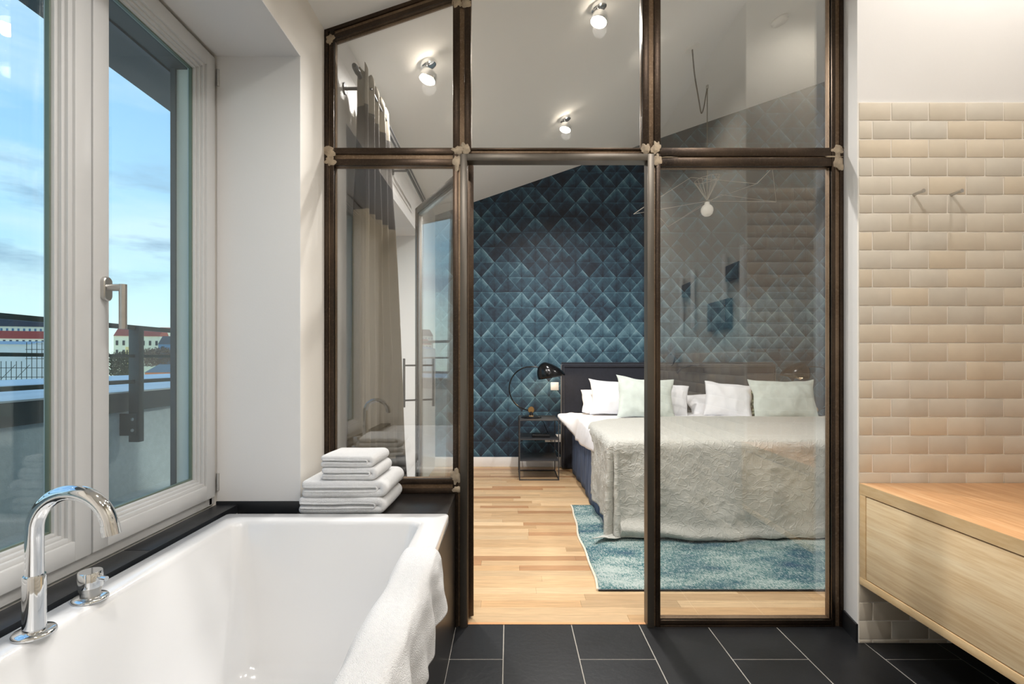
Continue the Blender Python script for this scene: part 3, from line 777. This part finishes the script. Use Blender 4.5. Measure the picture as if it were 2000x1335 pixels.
bed=thing('bed','double bed with tall dark navy upholstered headboard','bed',(1.71,4.4,0))
b=MB(); b.box(.564,2.86,5.47,5.60,.01,1.128,.02,3); hbd=obj('headboard',b,M['navy'],bed)
b=MB(); yy=5.466
b.tube([(.59,yy,.02),(.59,yy,1.10),(2.835,yy,1.10),(2.835,yy,.02)],.008,8); b.tube([(.572,5.54,.02),(.572,5.54,1.135),(2.852,5.54,1.135),(2.852,5.54,.02)],.01,8)
obj('piping',b,M['navy'],hbd)
b=MB()
def sk(u,v):
    # runs along the left side from the headboard, round the foot
    s=u*(2.02+2.03); amp=.006
    if s<2.02: x=.682+amp*math.sin(s*23)-.02*(1-v)*(.6+.4*math.sin(s*6)); y=5.46-s
    else: x=.682+(s-2.02); y=3.44
    return (x,y,.012+.42*v)
b.grid(sk,200,8); o=obj('bed_skirt',b,M['skirt'],bed,fixn=False); mod_cloth(o,.006,0)
b=MB(); b.box(.70,2.72,3.46,5.46,.06,.42,.01); obj('bed_base',b,M['navy'],bed)
b=MB(); b.box(.672,2.75,3.40,5.46,.42,.585,.04,4); obj('mattress',b,M['sheet'],bed,60)

# duvet
b=MB()
def dv(u,v):
    y=5.28-(5.28-3.42)*v; W_=.20; L=W_+2.2+W_; s=u*L
    if s<W_:
        k=s/W_; x=.640+.03*k*k-.010*math.sin(y*7)*(1-k)+.03*min(1,max(0,(4.15-y)/.3)); z=.43+.17*k+.03*min(1,max(0,(4.5-y)/.5))*(1-k)
    elif s>L-W_:
        k=(L-s)/W_; x=2.80-.03*k*k; z=.43+.17*k
    else:
        k=(s-W_); x=.658+k*(2.77-.658)/2.2; e_=min(k,2.2-k); z=.60+.018*(1-math.exp(-e_*14))
    tipk=math.exp(-((y-5.16)/.13)**2)*math.exp(-((s-.03)/.16)**2); x-=.15*tipk; z+=.16*tipk*(1-min(1,s/.5))
    nn=noise.noise(Vector((x*4,y*5,1)))*.010+noise.noise(Vector((x*13,y*11,z*8)))*.005
    return (x+nn*.8,y,z+nn)
b.grid(dv,110,90); o=obj('duvet',b,M['sheet'],None,80,fixn=False); mod_cloth(o,.02,0)
tag(o,'white duvet covering the mattress, its left edge hanging over the blue skirt','duvet')

# bedspread
b=MB()
ex0,ey0=.635,3.345; zt=.642
def bs(u,v):
    # flat cloth coordinates: s to the right of the left edge, t behind the foot edge
    t=-.66+v*(.66+1.42)
    shrink=.0
    s=-.56+u*(.56+2.75)
    s+= -.0
    hs=max(0,-s); ht=max(0,-t)
    r=.055
    def drop(h):          # rounded edge then vertical
        if h<=0: return 0,0
        q=h/(r*math.pi/2)
        if q<1: a=q*math.pi/2; return r*math.sin(a), r*(1-math.cos(a))
        return r, r+(h-r*math.pi/2)
    hh=math.hypot(hs,ht); out,dz=drop(hh)
    fl=.10*(dz/.6)**1.4 if dz>0 else 0
    if hs>0 and ht>0:
        th=math.atan2(ht,hs); dx=-math.cos(th); dy=-math.sin(th)
        corner=math.sin(2*th)
        out2=out+fl*(.1+.3*math.sin(th))+corner*.035*min(1,dz/.4)-.07*math.exp(-((th-R(55))/.2)**2)*min(1,dz/.25)
    elif hs>0: dx,dy=-1,0; out2=out+fl*.1; corner=0
    elif ht>0: dx,dy=0,-1; out2=out+fl*.45; corner=0
    else: dx=dy=0; out2=0; corner=0
    x=ex0+r+max(s,0)+dx*out2+.02; y=ey0+r+max(t,0)+dy*out2; z=zt-dz
    # soft swags along the hanging parts
    if dz>0:
        k=min(1,dz/.5)
        if ht>0 and hs<=0:
            y-=k*(.018*math.sin(x*5.3+1)+.012*math.sin(x*11+z*6)+.01*math.sin(x*23))
            y-=.05*math.exp(-((z-.06-.025*math.sin(x*3.1))/.035)**2)*(.6+.4*math.sin(x*2.3))
        if hs>0: x-=k*(.012*math.sin(y*9)+.006*math.sin(y*19))
    if z<.022:
        ex=.022-z; z=.022+.012*abs(noise.noise(Vector((x*14,y*14,2))))+ex*.12
        x+=dx*ex*1.0; y+=dy*ex*.75
    # slanting back edge: the cloth is pulled forward at the left
    if t>0:
        sm_=min(1,max(0,(s+.28)/.5)); sm_=sm_*sm_*(3-2*sm_); lim=.66+.48*sm_+.24*min(1,max(0,(s-.1)/.7)); y=ey0+r+t*lim/1.42 if ht<=0 else y
    if t>0 and hs>0: x+=.02*k if False else 0
    crump=noise.fractal(Vector((x*5.5,y*5.5,z*5.5)),.9,2.1,4)*.006
    ridg=(1-abs(noise.noise(Vector((x*8+3,y*8,z*7)))*2.2))
    ridg=max(0,ridg)**5*.004+max(0,1-abs(noise.noise(Vector((x*17,y*15+9,z*15)))*2.4))**3*.003
    nn=(crump+ridg)*(1 if dz>0 else .5)
    if dz>.03 and z>.03: 
        if hs>0: x-=nn
        if ht>0: y-=nn
    else: z+=abs(nn)*.8
    return (x,y,z)
b.grid(bs,250,210); o=obj('bedspread',b,M['linen'],None,80,fixn=False); mod_cloth(o,.004,0)
tag(o,'crumpled pale grey linen bedspread hanging over the foot of the bed onto the rug','blanket')

def pillow(name,label,c,w_,h_,t_,lean,yaw=0,roll=0,mat='sheet',seed=0,k=.07,cat='pillow'):
    b=MB(); n=26
    Mx=Matrix.Translation(c)@Matrix.Rotation(R(yaw),4,'Z')@Matrix.Rotation(R(90-lean),4,'X')@Matrix.Rotation(R(roll),4,'Z')
    for sg in (1,-1):
        def fn(u,v):
            a=2*u-1; e=2*v-1
            a=math.copysign(abs(a)**.85,a); e=math.copysign(abs(e)**.85,e)
            x=a*w_/2*(1-k*(1-e*e)*a*a); y=e*h_/2*(1-k*1.2*(1-a*a)*e*e)
            z=sg*t_/2*((1-a*a)**.55)*((1-e*e)**.55)
            wr=noise.noise(Vector((x*9+seed,y*9,seed+sg)))*.012+max(0,1-abs(noise.noise(Vector((x*10+seed*2,y*6,seed*.7))))*4)*.010
            amp=(1-a*a)*(1-e*e); z+=sg*wr*min(1,amp*2.5)
            dxy=noise.noise(Vector((a*2+seed,e*2,5)))*.012
            return Mx@Vector((x+dxy,y+noise.noise(Vector((e*2+seed,a*2,9)))*.012,z))
        b.grid(fn,n,n)
    o=obj(name,b,M[mat],None,80)
    bm_=bmesh.new(); bm_.from_mesh(o.data); bmesh.ops.remove_doubles(bm_,verts=bm_.verts[:],dist=.0004); bmesh.ops.recalc_face_normals(bm_,faces=bm_.faces[:]); bm_.to_mesh(o.data); bm_.free()
    o.data.polygons.foreach_set('use_smooth',[True]*len(o.data.polygons))
    m=o.modifiers.new('s','SUBSURF'); m.levels=1; m.render_levels=1
    return tag(o,label,cat,'pillows on the bed')
pillow('pillow','white pillow lying low behind the upright one, nearest the headboard at far left',P(1182,787,5.22),.50,.40,.16,58,8,-12,seed=3)
pillow('pillow','upright white pillow leaning behind the left sage cushion',P(1207,777,5.06),.60,.40,.17,28,6,-5,seed=8,k=.13)
pillow('pillow','white pillow whose edge shows right of the left sage cushion',P(1290,779,5.10),.56,.37,.16,26,-4,-8,seed=14)
pillow('pillow','white pillow lying low in the middle of the bed',P(1392,790,5.26),.52,.36,.14,58,-6,4,seed=21)
pillow('pillow','upright white pillow in the middle, right of the gap',P(1422,781,5.02),.46,.38,.15,26,-10,-6,seed=33,k=.08)
pillow('cushion','green patterned cushion mostly hidden behind the right sage cushion',P(1497,792,5.0),.34,.32,.12,28,0,0,'green',seed=40,cat='cushion')
pillow('cushion','pale sage linen cushion on the left side of the bed',P(1261,777,4.84),.58,.44,.15,22,3,-5,'sage',seed=51,k=.13,cat='cushion')
pillow('cushion','pale sage linen cushion on the right side of the bed',P(1531,781,4.84),.64,.43,.15,20,-3,0,'sage',seed=66,k=.12,cat='cushion')

# nightstands
ns=thing('nightstand','slim black steel nightstand left of the bed, with three shelves','nightstand',(.294,5.19,0),'steel nightstands',local=True)
w2,d2=.19,.215
for sx in (-1,1):
    for sy in (-1,1):
        b=MB(); b.box(sx*w2-.005,sx*w2+.005,sy*d2-.005,sy*d2+.005,0,.585); obj('leg',b,M['blackmetal'],ns)
b=MB()
for z_ in (.005,):
    b.box(-w2,w2,-d2-.005,-d2+.005,0,.01); b.box(-w2,w2,d2-.005,d2+.005,0,.01); b.box(-w2-.005,-w2+.005,-d2,d2,0,.01); b.box(w2-.005,w2+.005,-d2,d2,0,.01)
obj('foot_frame',b,M['blackmetal'],ns)
for z_ in (.19,.395,.581):
    b=MB(); b.box(-w2,w2,-d2,d2,z_-.004,z_+.004,.001); obj('shelf',b,M['blackmetal'],ns)
dup(ns,(3.17,5.19,0),label='slim black steel nightstand on the far right side of the bed, behind the sage cushion')
# router on the middle shelf
b=MB(); rc=Vector((.32,5.15,.3995)); b.box(rc.x-.09,rc.x+.09,rc.y-.06,rc.y+.06,rc.z,rc.z+.03,.006)
for i in range(12): b.box(rc.x-.085+i*.0148,rc.x-.078+i*.0148,rc.y-.055,rc.y+.04,rc.z+.029,rc.z+.034)
tag(obj('router',b,M['blackpl'],None),'flat black router box on the middle shelf of the left nightstand','router')

# lamps
lp=thing('table_lamp','black arc table lamp on the left nightstand, its shade pointing at the bed','lamp',(.225,5.19,.586),'arc bedside lamps',local=True)
b=MB(); b.lathe([(.105,0),(.105,.006),(.09,.016),(.05,.026),(.02,.034),(.012,.06)],(0,0,0),36); obj('base',b,M['lampblack'],lp,50)
b=MB(); b.lathe([(.03,-.008),(.034,0),(.03,.008)],(-.0,-.0,.078),20,Matrix.Rotation(R(90),4,'X')); obj('joint_knob',b,M['brass'],lp,50)
b=MB(); pts=[]; cc=Vector((.0,0,.295)); ra=.222
for i in range(33):
    a=R(-90-i*(180-12)/32); pts.append(cc+Vector((ra*math.cos(a)*1.0,0,ra*math.sin(a))))
pts=[Vector((.0,0,.075))]+pts[1:]+[Vector((.03,0,.515)),Vector((.07,0,.510))]
b.tube(pts,.0065,12); obj('arc_arm',b,M['lampblack'],lp,50)
b=MB(); bm_=bmesh.new(); bmesh.ops.create_uvsphere(bm_,u_segments=36,v_segments=20,radius=1)
geom=[v for v in bm_.verts if v.co.z<-.02]; bmesh.ops.delete(bm_,geom=geom,context='VERTS')
for v in bm_.verts:
    x,y,z=v.co
    v.co=Vector((x*.125+(.0 if x<0 else x*.03)-.03*z, y*.11, z*.165*(1-.25*max(0,x))))
Mh=Matrix.Translation((.195,0,.405))@Matrix.Rotation(R(-10),4,'Y'); bm_.transform(Mh); b.bm(bm_)
sh=obj('lamp_shade',b,M['lampblack'],lp,60,fixn=False); m=sh.modifiers.new('s','SOLIDIFY'); m.thickness=.004
b=MB(); b.lathe([(.001,-.03),(.02,-.02),(.028,0),(.02,.02),(.012,.05)],(.17,0,.455),16); obj('light_bulb',b,M['glow'],lp,60)
lp2=dup(lp,(3.10,5.19,.586),math.pi,'black arc table lamp on the right nightstand, lit, shade pointing left')
for lx,rot in ((.225+.17,0),(3.10-.17,0)):
    l=bpy.data.lights.new('bedside bulb','POINT'); l.energy=3.5; l.color=(1,.72,.42); l.shadow_soft_size=.03
    lo=bpy.data.objects.new('bedside_bulb_light',l); C.objects.link(lo); lo.location=(lx,5.14,1.0)
# lamp cable
b=MB(); b.tube([(.28,5.25,.59),(.36,5.36,.52),(.42,5.41,.38),(.45,5.45,.3),(.44,5.52,.36)],.003,6); tag(obj('power_cable',b,M['blackpl'],None),'thin black lamp cable hanging behind the left nightstand','cable')
# switch, sockets
def plate(name,label,px0,px1,py0,py1,cat,sock=False):
    a=P(px0,py1,YR); c=P(px1,py0,YR)
    root=thing(name,label,cat,((a.x+c.x)/2,YR-.008,a.z))
    b=MB(); b.box(a.x,c.x,YR-.009,YR-.0005,a.z,c.z,.002); obj('cover_plate',b,M['plastic'],root)
    b=MB()
    if sock: b.lathe([(.022,0),(.022,.004),(.017,.004),(.016,0)],((a.x+c.x)/2,YR-.009,(a.z+c.z)/2),20,Matrix.Rotation(R(90),4,'X'))
    else: b.box(a.x+.015,c.x-.015,YR-.013,YR-.008,a.z+.015,c.z-.015,.001)
    obj('socket_ring' if sock else 'rocker',b,M['plastic'],root)
plate('light_switch','white light switch on the wallpaper under the lamp shade',1075.5,1091,746,761.5,'switch')
plate('power_socket','white wall socket beside the headboard, behind the nightstand',1081,1096,847.5,862.5,'socket',True)
plate('power_socket','white wall socket behind the middle shelf, left of the other socket',1064.5,1080.5,847.5,862.5,'socket',True)

# pendant lamp over the bed
hk_=Vector((1.79,4.62,ceilR(1.79))); bc=P(1381,411,4.62); ro=Vector((.358*3.84,3.84,ceilR(.358*3.84)))
pn=thing('pendant_lamp','pendant lamp with white globe bulb and wide thin wire shade above the bed','lamp',bc)
Mr=Matrix.Rotation(-math.atan(.343),4,'Y')
b=MB(); b.lathe([(.058,-.006),(.058,0),(.05,.001)],ro,28,Mr); obj('ceiling_rose',b,M['plastic'],pn)
b=MB(); b.lathe([(.012,-.03),(.012,0)],hk_,12); obj('ceiling_hook',b,M['satin'],pn)
sw=[ro]; low=P(1370,219,4.2)
ctl=[ro,P(1355,130,3.92),P(1358,155,3.98),P(1364,190,4.1),P(1368.5,217,4.22),P(1371,220,4.26),P(1375,208,4.35),P(1380,178,4.58),hk_-Vector((0,0,.03))]
def cr(pts,n=8):
    out=[]; p=[pts[0]]+pts+[pts[-1]]
    for i in range(1,len(p)-2):
        for k in range(n):
            t=k/n; a,b_,c,d=p[i-1],p[i],p[i+1],p[i+2]
            out.append(.5*((2*b_)+(c-a)*t+(2*a-5*b_+4*c-d)*t*t+(3*b_-a-3*c+d)*t**3))
    out.append(pts[-1]); return out
b=MB(); b.tube(cr(ctl),.005,8); b.tube([hk_-Vector((0,0,.03)),bc+Vector((0,0,.07))],.0045,8); obj('cord',b,M['cord'],pn)
b=MB(); b.lathe([(.001,-.055),(.025,-.05),(.045,-.033),(.055,-.005),(.053,.02),(.04,.042),(.024,.052),(.022,.072),(.018,.076)],bc,32); obj('globe_bulb',b,M['bulb'],pn,60)
b=MB(); top=bc+Vector((0,0,.085)); rimz=.20; ring=[]
for i in range(8):
    a=2*math.pi*i/8+.25; rr_=.72 if i%2==0 else .55; ring.append(top+Vector((rr_*math.cos(a),rr_*math.sin(a)*.8,(.13 if i%2 else -.06)+.10*math.cos(a))))
for i in range(8):
    b.tube([ring[i],ring[(i+1)%8]],.0018,5)
    if i%2==0: b.tube([top,ring[i]],.0018,5)
for i in range(16):
    a=2*math.pi*i/16; q=top+Vector((.11*math.cos(a),.11*math.sin(a),.20+.02*math.cos(a))); b.tube([top,q],.0015,5)
    a2=2*math.pi*(i+1)/16; b.tube([q,top+Vector((.11*math.cos(a2),.11*math.sin(a2),.20+.02*math.cos(a2)))],.0015,5)
obj('wire_shade',b,M['wire'],pn,60)
# smoke detector
sd=Vector((.528*3.85,3.85,ceilR(.528*3.85)))
b=MB(); b.lathe([(.045,-.036),(.058,-.028),(.06,-.008),(.052,-.006),(.052,0)],sd,32,Mr); tag(obj('smoke_detector',b,M['plastic'],None),'round white smoke detector on the sloping bedroom ceiling','smoke detector')

# ceiling spots
def spot(loc,lab,E,tilt=0):
    pass
sp=thing('ceiling_spot','glowing chrome ceiling spot nearest the doorway top, at the upper middle','ceiling lamp',(0,0,0),'chrome ceiling spots',local=True)
b=MB(); b.lathe([(.032,-.028),(.045,-.022),(.047,-.004),(.047,0)],(0,0,0),32,Mr); obj('base',b,M['chrome'],sp,50)
b=MB(); b.tube([(0,0,-.02),(.004,-.006,-.065)],.006,12); obj('stem',b,M['chrome'],sp,50)
Mt=Matrix.Translation((.006,-.012,-.088))@Matrix.Rotation(R(14),4,'Y')@Matrix.Rotation(R(-8),4,'X')
b=MB(); b.lathe([(.02,.025),(.047,.022),(.05,.01),(.05,-.018),(.047,-.02),(.046,-.012)],(0,0,0),36,Mt,cap=True); hd=obj('lamp_head',b,M['chrome'],sp,50)
b=MB(); b.lathe([(.046,-.016),(.042,-.024),(.022,-.031),(.001,-.033)],(0,0,0),28,Mt); obj('lens',b,M['lens'],hd,60)
def plc(X,Y,c,o=None,lab=None,E=30,col=(1,.96,.92)):
    loc=Vector((X,Y,c(X)))
    if o is None: o=dup(sp,loc,label=lab)
    else: o.location=loc
    l=bpy.data.lights.new('spot bulb','SPOT'); l.energy=E*3.4; l.color=col; l.shadow_soft_size=.04; l.spot_size=R(156); l.spot_blend=.8
    lo=bpy.data.objects.new('spot_bulb_light',l); C.objects.link(lo); lo.location=loc+Vector((.01,-.015,-.145))
    l=bpy.data.lights.new('spot halo','POINT'); l.energy=2.2; l.color=(1,.86,.7); l.shadow_soft_size=.02
    lo=bpy.data.objects.new('spot_halo_light',l); C.objects.link(lo); lo.location=loc+Vector((.035,-.03,-.075)); return o
EB=28
plc(.512,2.945,ceilR,sp,E=EB)
plc(-.467,2.934,ceilR,None,'glowing chrome ceiling spot at upper left, beside the curtain rod',EB)
plc(.467,4.28,ceilR,None,'glowing chrome ceiling spot farthest back, just above the doorway transom',EB)
plc(1.9,5.0-.4,ceilR,None,'chrome ceiling spot further right in the bedroom, out of the photo above',EB) if False else None
l2=[(.912,1.2,11),(-.302,1.2,9),(.3,-.3,13),(.9,-.5,13),(1.85,1.72,9)]
for i,(X,Y,E) in enumerate(l2):
    plc(X,Y,ceilB,None,('chrome ceiling spot over the bathroom floor, mirrored behind the right doorway post','chrome ceiling spot over the bathtub, outside the photo','chrome ceiling spot behind the camera, above the middle of the bathroom','chrome ceiling spot behind the camera, nearest the side wall','chrome ceiling spot over the oak vanity, outside the photo')[i],E)
plc(2.6,3.2,ceilR,None,'added chrome ceiling spot for bedroom fill light, unseen high over the right bedside',18)  # unseen extra spot, added to brighten the bedroom

# curtain rod + curtain
rd=thing('curtain_rod','black curtain rod on two wall brackets along the bedroom side wall','curtain rod',(-.708,3.2,2.5))
def rodz(y): return 2.515-.02*(y-2.35)
b=MB(); b.tube([(-.708,2.35,rodz(2.35)),(-.708,4.25,rodz(4.25))],.011,16); b.tube([(-.675,2.5,rodz(2.5)-.02),(-.675,4.25,rodz(4.25)-.02)],.006,10); obj('rod',b,M['blackmetal'],rd)
b=MB(); b.tube([(-.708,2.34,rodz(2.34)),(-.708,2.355,rodz(2.35)),(-.708,2.40,rodz(2.4))],[.010,.014,.014],16); obj('end_cap',b,M['blackmetal'],rd)
for yy in (2.515,3.55):
    z=rodz(yy)-.012; b=MB(); b.tube([(XL+.001,yy,z),(XL+.008,yy,z)],.028,20); b.tube([(XL+.006,yy,z),(-.70,yy,z)],.008,10); obj('wall_bracket',b,M['blackmetal'],rd)
b=MB()
def cu(u,v):
    z0=.03; zr=2.57-.01*u; z=z0+(zr-z0)*v
    k=1-v
    ya=2.40-.03*k; yb=2.86-.07*k
    y=ya+(yb-ya)*u; A=.030+.035*k
    x=-.695+.150*k*u*u-.02*k+A*math.sin(u*2*math.pi*4.5+.6)
    x+=.010*noise.noise(Vector((u*6,v*5,2))); y+=.02*math.cos(u*2*math.pi*4.5)*(.4+k)
    if v>.965: z-=.04*abs(math.sin(u*2*math.pi*4.5))
    return (max(x,XL+.01),y,z)
b.grid(cu,120,60); 
o=obj('curtain',b,M['curtain'],None,80,fixn=False); mod_cloth(o,.003,0)
tag(o,'grey beige and dark brown colour-blocked curtain gathered beside the glass partition','curtain')

# ================================================================ SKY
w=bpy.data.worlds.new('sky'); bpy.context.scene.world=w; w.use_nodes=True; t=NT.__new__(NT); t.t=w.node_tree; t.t.nodes.clear()
out=t.n('ShaderNodeOutputWorld'); bg=t.n('ShaderNodeBackground'); tc=t.n('ShaderNodeTexCoord'); sp_=t.n('ShaderNodeSeparateXYZ'); t.l(tc.outputs['Generated'],sp_.inputs[0])
z=sp_.outputs[2]
gr=t.ramp(z,[(0,srgb(222,238,226)),(.06,srgb(208,236,238)),(.2,srgb(170,214,242)),(.5,srgb(132,184,236)),(1,srgb(110,160,220))])
mp=t.n('ShaderNodeMapping'); mp.inputs['Scale'].default_value=(1,1,4.2); t.l(tc.outputs['Generated'],mp.inputs[0])
n1=t.noise(mp.outputs[0],2.6,5,.55); n2=t.noise(mp.outputs[0],4.3,5,.6)
cl=t.ramp(n1,[(.46,(0,0,0,1)),(.68,(1,1,1,1))]); c=t.mix(t.math('MULTIPLY',cl,.6),gr,srgb(216,234,246))
band=t.ramp(z,[(.09,(0,0,0,1)),(.15,(1,1,1,1)),(.24,(1,1,1,1)),(.34,(0,0,0,1))])
dk=t.math('MULTIPLY',t.ramp(n2,[(.48,(0,0,0,1)),(.62,(1,1,1,1))]),band)
c=t.mix(t.math('MULTIPLY',dk,.75),c,srgb(138,166,194))
t.l(c,bg.inputs[0]); bg.inputs[1].default_value=1.0; t.l(bg.outputs[0],out.inputs[0])

# ================================================================ CAMERA
cam=bpy.data.cameras.new('camera'); co=bpy.data.objects.new('camera',cam); C.objects.link(co)
cam.sensor_width=36; cam.lens=18; cam.shift_x=.003; cam.shift_y=.01775; cam.clip_start=.02; cam.clip_end=1000
co.location=(0,0,H); co.rotation_euler=(R(90),0,0)
sc=bpy.context.scene; sc.camera=co
sc.view_settings.view_transform='Standard'; sc.view_settings.look='None'; sc.view_settings.gamma=1; sc.view_settings.exposure=0.47; sc.view_settings.use_curve_mapping=False
